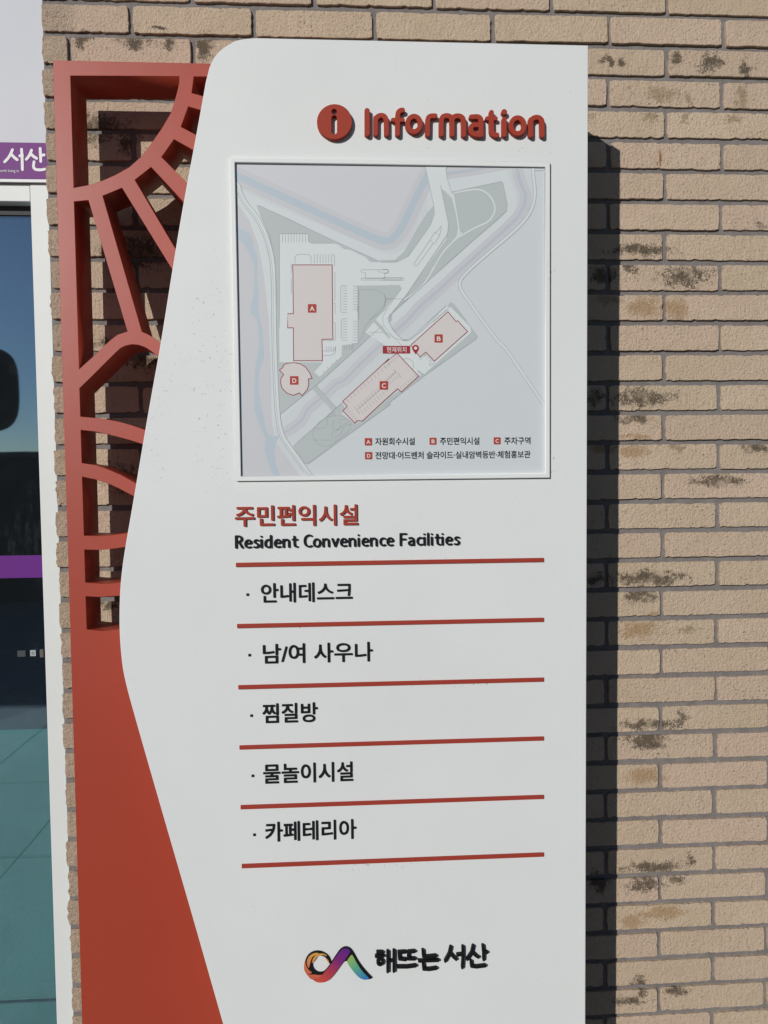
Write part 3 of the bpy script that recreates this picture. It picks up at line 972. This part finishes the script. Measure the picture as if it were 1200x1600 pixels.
def clip(loop):
    """clip a polygon to the map sheet (Sutherland-Hodgman)"""
    def cut(pl, ax, val, sgn):
        out = []
        for i in range(len(pl)):
            p, q = pl[i - 1], pl[i]
            ip, iq = sgn * (p[ax] - val) >= 0, sgn * (q[ax] - val) >= 0
            if ip != iq:
                t = (val - p[ax]) / (q[ax] - p[ax])
                out.append((p[0] + (q[0] - p[0]) * t, p[1] + (q[1] - p[1]) * t))
            if iq: out.append(q)
        return out
    for ax, val, sgn in ((0, a0 + .0005, 1), (0, a1 - .0005, -1), (1, c0 + .0005, 1), (1, c1 - .0005, -1)):
        if loop: loop = cut(loop, ax, val, sgn)
    return loop
C1 = (350.0, 240.0, 4.615); C2 = (600.0, 240.0, 4.444); C3 = (350.0, 490.0, 4.615); C4 = (600.0, 490.0, 4.444)
def pp(C, *pts): return [(C[0] + x / C[2], C[1] + y / C[2]) for x, y in pts]
_used = {}
def ylev(n):
    _used[n] = _used.get(n, 0) + 1
    return -DM - 0.00003 * n - 0.0000012 * min(_used[n], 22)
def area(name, px, mat, n, it=0, holes=None):
    px = smooth(px, it, True) if it else px
    lp = clip(path(px, DM))
    if len(lp) > 2:
        return flat(name, [lp], ylev(n), mat, mp)
def lines(name, ls, mat, n):
    out = []
    for px, wpx in ls:
        pts = path(px, DM)
        pts = [(min(max(x, a0 + .001), a1 - .001), min(max(z, c0 + .001), c1 - .001)) for x, z in pts]
        out.append((pts, wpx / 880.0))
    return tag(ribbons(name, out, ylev(n), mat, mp), kind='stuff' if len(ls) > 1 else None)
def band(px, wpx):
    L, R = ribbon_loop([Vector(p) for p in px], wpx)
    return [tuple(v) for v in L] + [tuple(v) for v in reversed(R)]

# big pale land south-east and centre
area('map_land', [(367, 275), (420, 300), (480, 330), (560, 370), (590, 388), (612, 388), (640, 375), (655, 340), (668, 300), (663, 256), (860, 256), (860, 745), (372, 745)], M['m_fieldb'], 1)
area('map_land', [(367, 292), (374, 296), (420, 318), (560, 377), (590, 392), (612, 398), (640, 385), (668, 330), (668, 256), (756, 256), (790, 262), (805, 300), (808, 325), (790, 352), (745, 390), (640, 486), (520, 570), (440, 655), (428, 668), (424, 640), (415, 500), (400, 400), (376, 330), (367, 318)], M['m_land'], 2)
# west water meadow
area('map_bank', [(367, 315), (374, 322), (390, 345), (404, 385), (412, 430), (420, 500), (424, 600), (424, 660), (430, 690), (470, 745), (372, 745), (368, 500)], M['m_bank'], 3)
area('map_river', pp(C1, (80, 535), (140, 550), (185, 580), (205, 620), (215, 680), (240, 740), (243, 820), (240, 900), (250, 1000), (245, 1100), (258, 1190), (285, 1300)) + pp(C3, (275, 130), (290, 280), (290, 330), (262, 380), (250, 440), (250, 560), (262, 640), (300, 820), (320, 870), (345, 888), (400, 880), (375, 930), (360, 1000), (372, 1080), (412, 1182), (365, 1182), (320, 1080), (292, 980), (300, 900), (250, 790), (222, 700), (220, 560), (225, 400), (240, 300), (255, 220), (250, 80), (215, 10)) + pp(C1, (200, 1160), (188, 1130), (212, 1020), (222, 880), (215, 800), (195, 740), (150, 660), (85, 590)), M['m_water'], 4)
# north canal
ncan = pp(C1, (40, 135), (250, 232), (500, 345), (750, 460), (900, 530), (1080, 608), (1140, 628)) + pp(C2, (10, 608), (50, 600), (90, 560), (130, 500), (200, 355), (260, 230), (300, 160), (318, 120))
area('map_bank', band(ncan, 27), M['m_bank'], 5)
area('map_canal', band(ncan, 11), M['m_water'], 6)
ncan2 = pp(C2, (430, 140), (560, 122), (700, 98), (800, 82), (870, 70))
area('map_bank', band(ncan2, 17), M['m_bank'], 5)
area('map_canal', band(ncan2, 5), M['m_canal'], 6)
# east canal, running down to the south-west
ecan = pp(C2, (915, 70), (940, 180), (985, 290), (975, 360), (930, 440), (850, 520), (700, 655), (550, 790), (400, 930), (250, 1060), (170, 1150), (60, 1250))
ecan2 = pp(C3, (1180, 180), (1000, 345), (870, 480), (800, 510), (720, 590), (600, 690), (560, 770), (500, 820), (400, 880))
area('map_bank', band(ecan, 18), M['m_bank'], 5)
area('map_canal', band(ecan, 4.5), M['m_canal'], 6)
area('map_bank', band(ecan2, 17), M['m_bank'], 7)
area('map_canal', band(ecan2, 3.6), M['m_canal'], 8)
# green areas
G = M['m_green']
area('map_green', pp(C1, (235, 375), (250, 373), (480, 475), (800, 632), (870, 668), (1025, 735), (1110, 772), (1200, 766), (1200, 782), (1050, 780), (1020, 745), (905, 690), (870, 692), (825, 655), (790, 645), (630, 645), (608, 632), (608, 578), (400, 578), (402, 1200), (378, 1200), (372, 900), (360, 770), (320, 580), (260, 440)), G, 9)
area('map_green', pp(C3, (380, 0), (402, 0), (400, 90), (398, 350), (500, 352), (710, 352), (650, 420), (690, 456), (850, 310), (850, 225), (960, 218), (968, 0), (968, -250), (1210, -250), (1210, 50), (1120, 105), (640, 540), (405, 730), (392, 728), (385, 400)), G, 9)
area('map_green', pp(C2, (-8, 915), (110, 915), (126, 940), (0, 1120), (-60, 1200), (-60, 915)), G, 9)
area('map_yard', pp(C3, (980, 0), (1060, 0), (1125, 20), (1165, 60), (1120, 105), (1040, 175), (980, 200)), M['m_land'], 10) if False else None
area('map_green', pp(C2, (345, 360), (350, 420), (320, 500), (200, 670), (160, 720), (90, 755), (-20, 755), (-20, 740), (75, 738), (140, 680), (230, 520), (300, 410)), G, 9)
area('map_green', pp(C2, (392, 220), (430, 270), (470, 310), (500, 420), (513, 520), (500, 575), (400, 690), (330, 800), (290, 890), (240, 940), (130, 1015), (160, 975), (300, 780), (430, 600), (448, 520), (440, 440), (410, 320)), G, 9)
area('map_green', pp(C2, (470, 268), (815, 194), (825, 205), (855, 350), (852, 400), (780, 470), (600, 620), (300, 880), (60, 1105), (40, 1150), (60, 1100), (130, 1015), (240, 945), (300, 890), (345, 780), (400, 695), (520, 575), (545, 550), (525, 540), (500, 400), (478, 290)), G, 9)
area('map_green', pp(C2, (455, 1035), (475, 1033), (500, 1060), (575, 1160), (545, 1160), (470, 1066), (440, 1062)), G, 9)
area('map_green', pp(C4, (455, -42), (478, -42), (560, 40), (648, 155), (640, 175), (350, 380), (290, 425), (0, 650), (0, 610), (240, 440), (290, 400), (600, 130), (598, 100), (500, -10)), G, 9)
area('map_green', pp(C3, (1200, 570), (1200, 655), (850, 900), (600, 1085), (580, 1080), (508, 960), (515, 940), (850, 650), (880, 690), (840, 720), (940, 790), (1000, 780)), G, 9)
# roads
RD = M['m_road']
area('map_road', pp(C2, (285, 75), (445, 75), (430, 110), (440, 180), (468, 270), (480, 290), (405, 250), (392, 225), (415, 330), (448, 480), (440, 560), (300, 770), (160, 975), (20, 1156), (-60, 1290), (-130, 1240), (126, 940), (110, 912), (-330, 905), (-330, 770), (-100, 775), (90, 755), (170, 712), (330, 480), (350, 400), (320, 250)), RD, 10)
area('map_road', pp(C1, (402, 580), (608, 580), (610, 635), (630, 648), (800, 648), (850, 690), (900, 692), (1020, 750), (1060, 785), (1200, 785), (1200, 950), (965, 952), (965, 1200), (402, 1200)), RD, 10)
area('map_road', pp(C3, (402, -40), (968, -40), (968, 215), (850, 228), (848, 310), (690, 456), (650, 422), (712, 352), (498, 352), (400, 350), (398, 110), (410, 60)), RD, 10)
area('map_road', pp(C3, (1110, -60), (1200, -110), (1290, -10), (1330, 90), (1400, 160), (1370, 190), (1190, 20), (1150, 90), (1130, 40)), RD, 10) if False else None
# plaza around building B and the roundabout
area('map_road', pp(C4, (-20, 60), (20, 130), (150, 190), (440, -48), (470, -40), (600, 95), (605, 130), (350, 355), (275, 425), (235, 395), (240, 435), (60, 250), (-40, 190), (-110, 120)), RD, 10)
# curved path loop
loopp = smooth(pp(C2, (478, 275), (560, 258), (640, 246), (700, 260), (750, 310), (773, 370), (765, 420), (725, 475), (640, 510), (560, 555), (500, 590), (420, 670), (370, 745), (320, 840), (280, 905), (210, 970), (140, 1015)), 2)
lines('map_path', [(loopp, 2.2), (pp(C2, (478, 275), (500, 400), (525, 555)), 2.0)], RD, 11)
# west and east lane: double lines
wl = smooth(pp(C1, (75, 215), (100, 225), (115, 290), (160, 370), (230, 450), (290, 560), (330, 680), (352, 800), (362, 1000), (360, 1200)), 2) + smooth(pp(C3, (360, 0), (365, 300), (380, 650), (395, 800), (420, 890), (470, 960), (625, 1178)), 1)[1:]
area('map_road', band(wl, 6.5), RD, 12)
Lw, Rw = ribbon_loop([Vector(p) for p in wl], 7.5)
Lw2, Rw2 = ribbon_loop([Vector(p) for p in wl], 2.0)
el = smooth(pp(C2, (1035, 75), (1035, 150), (1050, 260), (1040, 350), (1000, 440), (900, 545), (700, 710), (545, 850), (520, 905), (540, 960), (600, 1040), (680, 1156), (780, 1290)), 2) + pp(C4, (850, 250), (1000, 470), (1107, 625))
area('map_road', band(el, 4.0), RD, 12)
Le, Re = ribbon_loop([Vector(p) for p in el], 4.6)
Ln = M['m_line']
T = lambda vs: [tuple(v) for v in vs]
lines('map_lane_line', [(T(Lw), .7), (T(Rw), .7), (T(Lw2), .6), (T(Le), .7), (T(Re), .7), (pp(C2, (1045, 118), (1110, 118)), .7)], Ln, 13)
# bridge and canal edges
lines('map_bridge', [(pp(C3, (650, 525), (800, 690)), 6.5), (pp(C3, (1075, 40), (1200, 175)), 5)], M['m_green'], 11)
lines('map_bridge_edge', [(pp(C3, (635, 538), (785, 705)), .6), (pp(C3, (662, 515), (812, 680)), .6), (pp(C3, (640, 540), (1120, 105), (1150, 90)), .7), (pp(C3, (405, 730), (635, 540)), .7), (pp(C3, (515, 940), (850, 645), (1190, 355)), .7), (pp(C3, (510, 945), (505, 965), (585, 1080), (605, 1085), (860, 900), (1200, 655)), .7), (pp(C4, (0, 645), (290, 425), (640, 175), (648, 155)), .6)], Ln, 12)
CZ = (350.0, 240.0, 2.308)
loop_road = smooth(pp(CZ, (655, 485), (600, 560), (578, 600), (590, 635), (630, 680), (662, 700), (690, 720)), 2)
area('map_road', band(loop_road, 9.5), RD, 11)
lines('map_road_edge', [(smooth(pp(CZ, (640, 488), (580, 570), (568, 605), (590, 640), (640, 690), (655, 712)), 2), .6), (smooth(pp(CZ, (668, 500), (605, 575), (594, 605), (610, 635), (640, 670), (665, 672), (700, 640), (800, 548)), 2), .6)], M['m_line'], 13)
# outlines of green and thin detail
det = []
det += [(pp(C2, (285, 75), (345, 360), (350, 420), (320, 500), (170, 712), (90, 752), (-20, 755)), .7), (pp(C2, (445, 78), (428, 110), (440, 180), (468, 268), (815, 194), (825, 205), (855, 350), (850, 400)), .6), (pp(C2, (392, 220), (448, 490), (440, 560), (160, 975), (20, 1150)), .7), (pp(C2, (850, 400), (600, 620), (60, 1105)), .6)]
det += [(pp(C2, (395, 505), (365, 545), (350, 550), (320, 600), (208, 765), (215, 780), (235, 775), (340, 625), (355, 620), (385, 570), (398, 520), (395, 505)), .7), (pp(C2, (350, 548), (385, 568)), .6), (pp(C2, (318, 602), (345, 622)), .6)]
det += [(pp(C1, (250, 373), (800, 632), (1110, 772)), .6), (pp(C1, (400, 1200), (400, 578), (608, 578), (608, 632), (630, 646), (790, 646)), .6), (pp(C1, (260, 440), (330, 590), (368, 770), (378, 1200)), .6)]
for i in range(9): det.append((pp(C1, (422 + i * 20.7, 580), (422 + i * 20.7, 640)), .7))
for i in range(6): det.append((pp(C1, (652 + i * 20.7, 725), (652 + i * 20.7, 790)), .7))
det += [(pp(C1, (512, 792), (512, 745), (530, 727), (612, 727), (628, 745), (628, 792)), .7), (pp(C1, (776, 792), (776, 735), (786, 725), (796, 735), (796, 810)), .7),
        (pp(C1, (485, 860), (485, 797), (494, 797)), .7), (pp(C1, (485, 900), (485, 1010)), .7), (pp(C1, (790, 855), (800, 860), (800, 1052), (790, 1056)), .7), (pp(C1, (790, 1078), (801, 1080), (801, 1155)), .7)]
det += [(pp(C1, (995, 838), (1180, 838), (1187, 848), (1180, 860), (1160, 860), (1160, 900), (1020, 900), (1020, 860), (995, 860), (988, 848), (995, 838)), .7), (pp(C1, (1110, 840), (1115, 855), (1150, 855)), .6), (pp(C1, (1300, 898), (990, 898), (990, 912), (1300, 912)), .7)]
det += [(pp(C2, (-10, 805), (25, 805), (33, 818), (25, 832), (-5, 832)), .7), (pp(C2, (-10, 862), (122, 862), (122, 878), (-10, 878)), .7)]
for y0, n in ((970, 9), (1200 + 10, 8)):
    for i in range(n):
        yy = y0 + i * 19.5
        det.append((pp(C1, (855, yy), (888, yy)), .7)); det.append((pp(C1, (930, yy), (962, yy)), .7))
det += [(pp(C1, (888, 955), (850, 952), (842, 965), (842, 1135), (852, 1146), (888, 1144)), .8), (pp(C1, (930, 952), (965, 958), (965, 1145)), .8), (pp(C3, (888, 38), (852, 38), (845, 50), (845, 175), (855, 186)), .8), (pp(C3, (966, -60), (966, 215), (925, 218), (925, 262)), .8)]
for i in range(5): det.append((pp(C3, (740 + i * 16, 238), (740 + i * 16, 268)), .7))
det += [(pp(C3, (712, 270), (790, 270), (803, 255), (803, 238)), .7), (pp(C3, (712, 302), (770, 302), (800, 285), (806, 260)), .7), (pp(C3, (788, 65), (803, 70), (803, 185), (795, 195), (712, 195)), .7)]
for i in range(4): det.append((pp(C3, (868 + i * 18, 228), (868 + i * 18, 262)), .7))
for i in range(4): det.append((pp(C3, (712 + i * 31, 412 - i * 27), (722 + i * 31, 425 - i * 27)), .7))
det += [(pp(C1, (972, 1200), (972, 985), (980, 980), (1100, 982), (1150, 1010), (1168, 1050), (1150, 1110), (1090, 1160), (1050, 1200)), .6), (pp(C1, (1165, 1045), (1290, 1048)), .5), (pp(C2, (0, 970), (12, 1010), (0, 1070)), .5), (pp(C2, (10, 1010), (75, 1010)), .5),
        (pp(C3, (1065, 38), (1020, 90), (1000, 160), (975, 200)), .6), (pp(C3, (1070, 35), (1180, -40)), .6)]
det += [(smooth(pp(C4, (-180, 90), (-150, 130), (20, 130), (60, 165), (130, 190), (190, 180), (440, -30)), 1)[3:], .6), (pp(C4, (40, 0), (35, 50), (60, 110), (130, 185), (165, 190), (200, 170), (380, 0)), .6), (pp(C4, (455, -42), (340, 60)), .5)]
det += [(arc(*(600 + 157 / 4.444, 490 + 360 / 4.444), 10.8, 10.8, 0, 360, 24), .7)]
det += [(pp(C4, (250, 302), (250, 318), (292, 280), (345, 335), (350, 345), (318, 362), (312, 350), (330, 335)), .7)]
for i in range(3): det.append((pp(C4, (292 + i * 17, 285 + i * 17), (278 + i * 17, 298 + i * 17)), .7))
det += [(pp(C4, (235, 395), (275, 425)), 1.4), (pp(C4, (478, -42), (560, 40), (648, 155)), .5)]
# gardens south-west
det += [(smooth(pp(C3, (640, 870), (650, 820), (700, 770), (760, 740), (830, 735), (890, 750), (918, 800), (900, 850), (800, 930), (740, 960), (690, 950), (650, 910), (640, 870)), 1), .6), (pp(C3, (650, 912), (815, 912)), .5),
        (smooth(pp(C3, (800, 770), (780, 790), (785, 830), (830, 840), (860, 800), (900, 780)), 2), .6), (smooth(pp(C3, (885, 765), (860, 760), (830, 770), (845, 810), (820, 840), (780, 850), (775, 885), (810, 895), (850, 860), (870, 800), (918, 800)), 2), .6),
        (smooth(pp(C3, (660, 820), (690, 835), (730, 820), (748, 790), (740, 755)), 2), .6), (pp(C3, (740, 745), (790, 710), (800, 740)), .5)]
lines('map_detail_lines', det, Ln, 14)
# buildings
BA = pp(C1, (495, 803), (780, 803), (784, 1300)) + pp(C3, (786, 184), (706, 186), (710, 340), (502, 340), (500, 103), (459, 103), (459, 0)) + pp(C1, (459, 1155), (500, 1155), (497, 860))
BB = pp(C4, (185, 220), (440, -45), (500, 55), (512, 50), (580, 125), (350, 330), (290, 268), (250, 302))
BB[1] = (600 + 443 / 4.444, 240 + 1098 / 4.444)
BC = pp(C3, (1190, 325), (857, 632), (888, 670), (858, 700), (943, 790), (960, 772), (998, 775)) + pp(C4, (0, 605), (95, 522), (120, 545), (240, 435), (90, 275), (0, 350))
BD = pp(C3, (425, 375), (450, 360), (500, 354), (550, 362), (590, 388), (620, 430), (635, 468), (607, 472), (612, 510), (600, 550), (563, 592), (543, 572), (500, 590), (455, 575), (420, 540), (408, 500), (412, 465), (430, 440), (400, 408), (428, 385))
for b in (BA, BB, BC, BD):
    area('map_building', b, M['m_build'], 15)
    lines('map_building_outline', [(b + [b[0]], 1.2)], M['m_outline'], 17)
park = []
for i in range(13):
    park.append((pp(C3, (885 + i * 24.5, 615 - i * 22), (900 + i * 24.5, 640 - i * 22)), .7))
for i in range(10):
    park.append((pp(C3, (965 + i * 19, 655 - i * 17), (985 + i * 19, 685 - i * 17)), .7)); park.append((pp(C3, (990 + i * 19, 700 - i * 17), (1010 + i * 19, 722 - i * 17)), .7))
park += [(pp(C3, (940, 670), (980, 725)), .9), (pp(C3, (965, 690), (1190, 490)), .9)]
for i in range(5): park.append((pp(C3, (880 + i * 15, 700 + i * 17), (900 + i * 15, 685 + i * 17)), .7))
for i in range(7): park.append((pp(C4, (8 + i * 13, 366 - i * 12), (18 + i * 13, 380 - i * 12)), .7))
for i in range(7): park.append((pp(C4, (112 + i * 17, 505 - i * 14), (124 + i * 17, 524 - i * 14)), .7))
for i in range(6): park.append((pp(C4, (5 + i * 13, 455 - i * 11), (15 + i * 13, 470 - i * 11)), .7)); park.append((pp(C4, (28 + i * 13, 480 - i * 11), (38 + i * 13, 495 - i * 11)), .7))
park += [(pp(C4, (10, 475), (85, 405), (70, 388)), .9), (pp(C4, (95, 410), (118, 440)), .9)]
lines('map_parking_lines', park, Ln, 16)
# keyed squares
def rsq(u, v, s, c=0.8):
    h = s / 2
    return [(u - h + c, v - h), (u + h - c, v - h), (u + h, v - h + c), (u + h, v + h - c), (u + h - c, v + h), (u - h + c, v + h), (u - h, v + h - c), (u - h, v - h + c)]
def mtext(name, body, u0, v0, u1, v1, hpx, mat, n, weight=0.01, caps=0.8):
    a = at(u0, v0, DM); b = at(u1, v1, DM); t = at(u0, v0 - hpx, DM)
    return font_text(name, body, a[0], b[0], (a[1] + b[1]) / 2, t[1] - a[1], ylev(n), 0.0, mat, mp, weight, caps, ) if False else font_text(name, body, a[0], b[0], (a[1] + b[1]) / 2, t[1] - a[1], ylev(n), 0.0, mat, mp, weight, 0.0, caps, True)
def key(ch, u, v, s):
    area('map_key_square', rsq(u, v, s), M['m_red'], 18)
    mtext('map_key_letter', ch, u - s * .26, v + s * .27, u + s * .26, v + s * .27, s * .54, M['m_white'], 20, 0.018, 0.735)
for ch, u, v, s in (('A', 487.8, 482, 13.5), ('D', 459.8, 594.5, 13.5), ('B', 685.3, 529, 13), ('C', 599.8, 602.3, 13.5), ('A', 575.6, 690.3, 11.5), ('B', 676.5, 689.4, 11), ('C', 776.7, 688.8, 11), ('D', 575.9, 712, 11.5)):
    key(ch, u, v, s)
mtext('map_caption', '자원회수시설', 586, 694.5, 649, 694.2, 10, M['m_black'], 18, 0.016)
mtext('map_caption', '주민편익시설', 687, 694, 750, 693.6, 10, M['m_black'], 18, 0.016)
mtext('map_caption', '주차구역', 787.5, 693.5, 830, 693.2, 10, M['m_black'], 18, 0.016)
mtext('map_caption', '전망대·어드벤처 슬라이드·실내암벽등반·체험홍보관', 586, 716.5, 829, 714.5, 10, M['m_black'], 18, 0.016)
area('map_marker_flag', [(598, 540.5), (641, 540.5), (641, 552.5), (598, 552.5)], M['m_crim'], 18)
mtext('map_marker_text', '현재위치', 604, 550, 636, 550, 7.6, M['m_white'], 20, 0.008)
pin = arc(649.3, 544.3, 5.4, 5.4, 150, 390, 16) + [(649.6, 554)]
area('map_pin', pin, M['m_crim'], 21)
area('map_pin_hole', arc(649.3, 544, 2.5, 2.5, 0, 350, 12), M['m_white'], 22)

# ------------------------------------------------------------------ added stand-ins for the dark shapes mirrored in the glass
scr = empty('dark_mass_wall', 'added low dark wall standing in for the dark mass mirrored in the door glass', 'wall')  # wall added out of view to give the dark reflection and shade the paving
dk = simple('dark_stand_in', (0.016, 0.017, 0.019), 0.6, mottled=0.5)
box('wall_body', -14, 14, -8.3, -7.7, GROUND, -0.62, dk, scr, 0.01)
box('wall_coping', -14.1, 14.1, -8.36, -7.64, -0.619, -0.54, simple('coping_stone', (0.05, 0.052, 0.055), 0.6), scr, 0.01)

sgn = empty('dark_reflection_plate', 'added dark rounded plate standing in for an unidentified dark shape mirrored in the door glass', 'sign')  # plate and post added out of view for one dark rounded reflection
cx_, cz_ = at(-34, 607, -9.1)
rp = []
for i in range(48):
    a = 2 * math.pi * i / 48
    ca, sa = math.cos(a), math.sin(a)
    rp.append((cx_ + 0.53 * math.copysign(abs(ca) ** .6, ca), cz_ + 0.60 * math.copysign(abs(sa) ** .6, sa)))
prism('dark_plate', [rp], -9.06, 0.05, dk, sgn, 0.006)
box('dark_post', cx_ - 0.04, cx_ + 0.04, -9.14, -9.065, GROUND, cz_ + 0.4, dk, sgn, 0.004)
